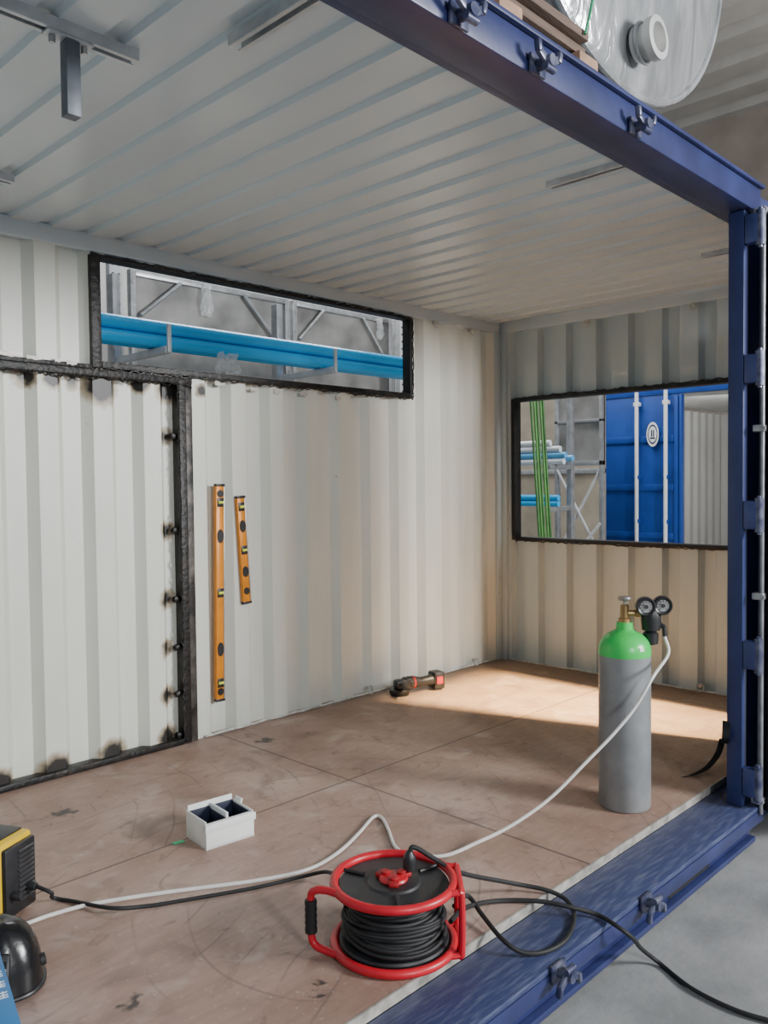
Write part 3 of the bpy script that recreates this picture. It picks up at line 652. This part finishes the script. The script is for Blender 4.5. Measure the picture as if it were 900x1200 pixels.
n1 = MB().lathe([(.072, .0), (.072, .06), (.086, .065), (.086, .098), (.060, .101), (.058, .05), (.0, .05)], nz, (R(90), 0, 0), 32).build('nozzle', mat('nozzle_metal', (.62, .62, .6), .4, .3, .1, 9), t, True)
MB().torus(nz+V((0, -.028, 0)), .078, .010, (R(90), 0, 0), 32, 8).build('nozzle_collar', tm, n1, True)
o = MB().sweep([(-2.72, -2.30, 3.75), (-2.74, -2.44, 3.3), (-2.86, -2.47, 3.0), (-2.9, -2.468, 2.89)], .005, 6, smooth=6).build('green_rope', mat('green_cord', (.02, .3, .12), .5, 0, .1, 9)); tag(o, 'thin green rope tied from the tank to the pallet', 'rope')

# ------------------------------------------------------------------ seen through the long window
bp = mat('blue_pipe_plastic', (.015, .44, .90), .22, 0, .06, 2)
for j, (y, z) in enumerate(((.96, 2.360), (.96, 2.450), (1.052, 2.360), (1.052, 2.450))):
    o = MB().cyl((-4.6, y, z), (.2, y, z), .044, seg=24).build('plastic_pipe', bp); tag(o, 'bright blue plastic pipe in the bundle behind the long window', 'pipe', 'blue pipes behind the long window')
t = thing('pipe_rack', 'galvanised cantilever rack carrying blue pipes behind the long window', 'rack', (-2.5, 1.6, ZG))
palg = mat('pale_galvanised', (.6, .61, .62), .4, .3, .15, 8); slotm = mat('slot_dark', (.05, .05, .05), .7, 0, .1, 9)
for px, py in ((197, 395), (392, 430)):
    X = B(px, py, .84).x
    MB().bx(X-.03, X+.03, 1.5, 1.58, ZG, 2.9, .004).build('upright', steel, t, True)
    ar = MB().bx(X-.022, X+.022, .84, 1.499, 2.268, 2.315, .003).build('arm', palg, t, True)
    MB().bx(X-.014, X+.014, .82, .839, 2.27, 2.455, .003).build('end_stop', palg, ar, True)
galv = mat('galvanised_sheet', (.22, .215, .205), .4, .3, .3, 2.5, .15, col2=(.40, .39, .37))
for (a, b), lab in zip(((150, 336), (340, 456), (459, 520)), ('wide galvanised framed screen behind blue pipes, left one', 'galvanised framed screen behind blue pipes, middle one', 'narrow galvanised framed screen behind blue pipes, right one')):
    A = B(a, 330, 2.4); D_ = B(b, 360, 2.4); Z1 = 3.2
    t = thing('partition_screen', lab, 'screen', ((A.x+D_.x)/2, 2.4, ZG))
    MB().bx(A.x+.02, D_.x-.02, 2.4, 2.42, ZG+.05, Z1-.03).build('sheet', galv, t, True)
    fm = MB()
    fm.bx(A.x, A.x+.05, 2.36, 2.42, ZG, Z1, .004).bx(D_.x-.05, D_.x, 2.36, 2.42, ZG, Z1, .004).bx(A.x+.05, D_.x-.05, 2.36, 2.42, Z1-.05, Z1, .004).bx(A.x+.05, D_.x-.05, 2.36, 2.42, 1.9, 1.95, .004)
    fm.build('frame', steel, t, True)
    if D_.x-A.x > .5:
        for (u0_, v0_, u1_, v1_) in ((.05, .72, .28, 1.0), (.68, 1.0, .95, .6)):
            W_ = D_.x-A.x; MB().sweep([(A.x+u0_*W_, 2.35, 2.0+v0_*1.15), (A.x+u1_*W_, 2.35, 2.0+v1_*1.15)], .018, 8).build('brace', steel, t, True)
        for k in range(5):
            MB().cyl((A.x+.025, 2.361, 2.3+k*.2), (A.x+.025, 2.352, 2.3+k*.2), .012, seg=8).build('rivet', steel, t, True)
for px, lab in ((133, 'perforated steel upright at left edge of the long window'), (469, 'perforated steel upright at right edge of the long window')):
    X = B(px, 330, 2.1).x; t = thing('rack_upright', lab, 'upright', (X, 2.1, ZG))
    MB().bx(X-.055, X+.055, 2.06, 2.12, ZG, 3.6, .004).build('post', palg, t, True)
    mb = MB()
    for i in range(22):
        for q_ in (-.025, .025): mb.cyl((X+q_, 2.0585, 2.0+i*.075), (X+q_, 2.061, 2.0+i*.075), .011, seg=10)
    mb.build('slots', slotm, t, True)
film = mat('clear_film', (.85, .87, .88), .15, 0, .1, 9, .5, trans=.3, alpha=.6)
for px, py, w, h, y, lab in ((243, 352, .09, .3, 2.33, 'crumpled clear plastic film hanging on the wide framed screen'), (446, 386, .07, .22, 2.33, 'crumpled clear plastic film hanging on the middle framed screen'), (268, 428, .16, .14, .895, 'clear plastic film hanging under the blue pipes')):
    p = B(px, py, y); mb = MB(); nx, nz_ = 7, 10; g = []
    for i in range(nx+1):
        g.append([mb.b.verts.new((p.x+(i/nx-.5)*w*(1.3-.6*abs(j/nz_-.3)), p.y+.02*math.sin(i*2.1+j*.9)+.015*random.random(), p.z+(j/nz_-.5)*h+.02*random.random())) for j in range(nz_+1)])
    for i in range(nx):
        for j in range(nz_): mb.b.faces.new((g[i][j], g[i+1][j], g[i+1][j+1], g[i][j+1]))
    o = mb.build('plastic_film', film); tag(o, lab, 'film')

# ------------------------------------------------------------------ seen through the end window
wp_ = mat('white_pipe_plastic', (.7, .74, .8), .35, 0, .06, 6); lb = mat('light_blue_pipe_plastic', (.12, .42, .75), .35, 0, .1, 6)
yA = E(661, 530, 1.5).y
for i, (dx, dz, m_) in enumerate(((0, .0, wp_), (0, .06, lb), (.0, .12, wp_), (.06, .03, lb), (.06, .09, wp_), (0, .18, wp_))):
    o = MB().cyl((1.5+dx, yA+.02*i*(-1)**i+(.25 if dz > .15 else 0), 1.6+dz), (1.5+dx, 2.3, 1.6+dz), .029, seg=18).build('plastic_pipe', m_)
    tag(o, ('white' if m_ is wp_ else 'pale blue')+' plastic pipe stacked on the upper rack arms beyond the end window', 'pipe', ('white' if m_ is wp_ else 'pale blue')+' pipes on the upper rack arms')
for i, (dx, dz) in enumerate(((0, 0), (.06, 0), (0, .057), (.06, .057))):
    o = MB().cyl((1.5+dx, yA+.06+.1*(i % 2), 1.195+dz), (1.5+dx, 2.3, 1.195+dz), .028, seg=18).build('plastic_pipe', bp); tag(o, 'blue plastic pipe on the lower rack arms beyond the end window', 'pipe', 'blue pipes on the lower rack arms')
t = thing('pipe_rack', 'steel rack holding short pipe stacks beyond the end window', 'rack', (1.9, .8, ZG))
for y in (yA+.12, yA+1.2):
    MB().bx(1.78, 1.84, y-.03, y+.03, ZG, 2.6, .004).build('upright', steel, t, True)
    for z in (1.165, 1.569): MB().bx(1.42, 1.779, y-.02, y+.02, z-.045, z, .003).build('arm', steel, t, True)
gr_ = mat('green_plastic', (.045, .17, .028), .4, 0, .4, 8); gr2 = mat('mid_green_plastic', (.08, .26, .045), .4, 0, .3, 8)
for i, (pa, pb_) in enumerate(((622, 633), (626, 636), (629, 639), (633, 643), (636, 646))):
    X = 1.12+.055*i; A = E(pa, 470, X); D_ = E(pb_, 640, X); dr = (D_-A); kk = (ZG-A.z)/dr.z
    o = MB().cyl(A-dr*.25, A+dr*kk, .0125, seg=12).build('plastic_rod', gr2 if i in (1, 3) else gr_)
    if i in (1, 3): tag(o, 'mid green plastic rod leaning upright beyond the end window', 'rod', 'mid green rods beyond the end window')
    else: tag(o, 'dark green plastic rod leaning upright beyond the end window', 'rod', 'dark green rods beyond the end window')
A = E(652, 500, 2.7); D_ = E(708, 500, 2.7)
t = thing('partition_screen', 'galvanised framed screen on crossed legs beyond the end window', 'screen', (2.7, (A.y+D_.y)/2, ZG))
y0, y1 = D_.y, A.y
MB().bx(2.7, 2.72, y0, y1, 1.62, 2.75).build('sheet', galv, t, True)
MB().bx(2.66, 2.72, y0, y0+.04, ZG, 2.78, .003).bx(2.66, 2.72, y1-.04, y1, ZG, 2.78, .003).bx(2.66, 2.72, y0, y1, 1.58, 1.63, .003).bx(2.66, 2.72, y0, y1, 2.05, 2.08, .003).build('frame', steel, t, True)
for xx, ya, za, yb, zb_ in ((2.66, y0+.02, .6, y1-.02, 1.56), (2.68, y1-.02, .6, y0+.02, 1.56), (2.64, y0+.02, .95, y1-.02, .3)): MB().sweep([(xx, ya, za), (xx, yb, zb_)], .016, 8).build('brace', palg, t, True)
A = E(610, 600, 3.6); D_ = E(700, 600, 3.6)
t = thing('partition_screen', 'large tan sheet screen in the background of the end window', 'screen', (3.6, 1.3, ZG))
MB().bx(3.6, 3.63, D_.y-.1, A.y+.6, ZG, 2.7).build('sheet', mat('tan_sheet', (.28, .245, .19), .6, .1, .25, 3), t, True)
MB().bx(3.57, 3.63, D_.y-.1, A.y+.6, 1.5, 1.56, .003).bx(3.57, 3.63, D_.y-.1, A.y+.6, 2.66, 2.72, .003).build('frame', steel, t, True)

# second blue container
CX = 4.4
b2 = mat('bright_blue_paint', (.012, .06, .30), .4, 0, .15, 3)
cw = wall_mat('white_container_inside', (.78, .78, .75))
y1c = E(695, 540, CX).y; ym = E(797, 540, CX).y; y0c = ym-1.15; zt2 = E(750, 465, CX).z
t = thing('shipping_container', 'bright blue shipping container with one door closed beyond the end window', 'container', (CX, ym, ZG))
zb2 = ZG+.16
mb = MB(); mb.corr(lambda s, z, d: V((s, y1c-.06+d, z)), CX+.1, CX+4, zb2, zt2+.02); mb.build('side_wall', cw, t, True, False)
mb = MB(); mb.corr(lambda s, z, d: V((s, y0c+.06-d, z)), CX+.1, CX+4, zb2, zt2+.02); mb.build('side_wall', cw, t, True, False)
mb = MB(); mb.corr(lambda s, z, d: V((CX+4+d, s, z)), y0c+.06, y1c-.06, zb2, zt2+.02); mb.build('end_wall', cw, t, True, False)
MB().bx(CX, CX+4.05, y0c, y1c, zb2-.12, zb2).build('container_floor', wood, t, True)
MB().bx(CX+.11, CX+4.05, y0c, y1c, zt2+.06, zt2+.1).build('roof', cw, t, True)
MB().bx(CX-.02, CX+.1, y1c-.09, y1c, ZG, zt2+.12, .006).bx(CX-.02, CX+.1, y0c, y0c+.09, ZG, zt2+.12, .006).bx(CX-.02, CX+.1, y0c+.091, y1c-.091, zt2, zt2+.12, .006).bx(CX-.02, CX+.1, y0c+.091, y1c-.091, ZG, zb2-.121, .006).build('end_frame', b2, t, True)
d2 = MB().bx(CX-.01, CX+.04, ym, y1c-.1, zb2+.01, zt2-.005, .006).build('door', b2, t, True)
# pressed, flat-bottomed panels set in by raised rails
for z in (.02, .62, 1.22, 1.82):
    MB().bx(CX-.030, CX-.011, ym+.07, y1c-.15, z+.06, z+.14, .004).build('door_rail', b2, d2, True)
for y in (ym+.045, y1c-.15): MB().bx(CX-.030, CX-.011, y-.03, y+.02, zb2+.02, zt2-.02, .004).build('door_rail', b2, d2, True)
MB().bx(CX-.03, CX+.05, ym-.03, ym-.001, zb2, zt2-.01, .004).build('door_edge', b2, d2, True)
for px in (746, 780):
    y = E(px, 540, CX-.07).y
    lbk = MB().cyl((CX-.07, y, zb2-.05), (CX-.07, y, zt2+.05), .024, seg=12).build('locking_bar', whitep, d2, True)
    for z in (zt2-.1, 1.45, .9): MB().box((CX-.055, y, z), (.06, .08, .05), None, .006).build('bar_bracket', b2 if z < 2 else whitep, lbk, True)
p = E(765, 509, CX-.045)
em = MB().lathe([(.08, 0), (.08, .006)], p, (0, R(-90), 0), 40, 1).build('emblem', whitep, d2, True)
for v_ in em.data.vertices: v_.co.z = (v_.co.z-(p.z-ZG))*1.9+(p.z-ZG)
mb = MB(); dk = mat('emblem_dark', (.02, .03, .08), .5, 0, .1, 9)
n = 36
for k_, w_ in ((.80, .14),):
    a = [(p.x-.0065, p.y+math.cos(2*PI*i/n)*.08*k_, p.z+math.sin(2*PI*i/n)*.152*k_) for i in range(n)]; b = [(p.x-.0065, p.y+math.cos(2*PI*i/n)*.08*(k_-w_), p.z+math.sin(2*PI*i/n)*.152*(k_-w_)) for i in range(n)]
    for i in range(n): mb.quad(a[i], a[(i+1) % n], b[(i+1) % n], b[i])
for dy in (-.020, .006): mb.bx(p.x-.009, p.x-.006, p.y+dy, p.y+dy+.014, p.z-.03, p.z+.055)
mb.bx(p.x-.009, p.x-.006, p.y-.034, p.y+.034, p.z-.055, p.z-.038)
mb.build('emblem_mark', dk, em, True)

# ------------------------------------------------------------------ lights
w = bpy.data.worlds.new('world'); bpy.context.scene.world = w; w.use_nodes = True
bg = w.node_tree.nodes['Background']; bg.inputs[0].default_value = (.79, .88, 1, 1); bg.inputs[1].default_value = .34
def area(name, loc, tgt, size, power, col=(1, 1, 1), sy=None, spread=None):
    ld = bpy.data.lights.new(name, 'AREA'); ld.energy = power; ld.color = col; ld.size = size
    if sy: ld.shape = 'RECTANGLE'; ld.size_y = sy
    if spread: ld.spread = R(spread)
    o = bpy.data.objects.new(name, ld); C.objects.link(o); o.location = loc
    o.rotation_euler = (V(tgt)-V(loc)).to_track_quat('-Z', 'Y').to_euler(); return o
area('hall_door_light', (-5.6, -9.0, 3.1), (-2.2, 0, 1.2), .5, 250, (.96, .985, 1), 1.2)
area('hall_side_light', (-.1, -8.2, 3.1), (-3.2, 0, 1.1), 1.8, 760, (.98, .99, 1), 1.2)
area('rack_fill_light', (1.6, 2.6, 6.8), (1.6, 2.0, 0), 4, 560, (1, 1, 1), 3)  # added fill lamp for the racks behind the container
area('floor_patch_light', (-.36, -4.1, 4.3), (-.92, -.95, 0), .14, 135, (1, .72, .38), None, 32)  # added unseen lamp, throws the warm patch through the door gap
area('container_fill', (5.2, .4, 2.2), (6.5, .9, .8), .5, 22, (1, 1, 1))  # added fill lamp, brightens the inside of the second container
area('roof_fill', (5.5, -3, 4.5), (6, -1, 8.4), 2, 180, (1, .98, .95))  # added lamp facing up, brightens the hall roof
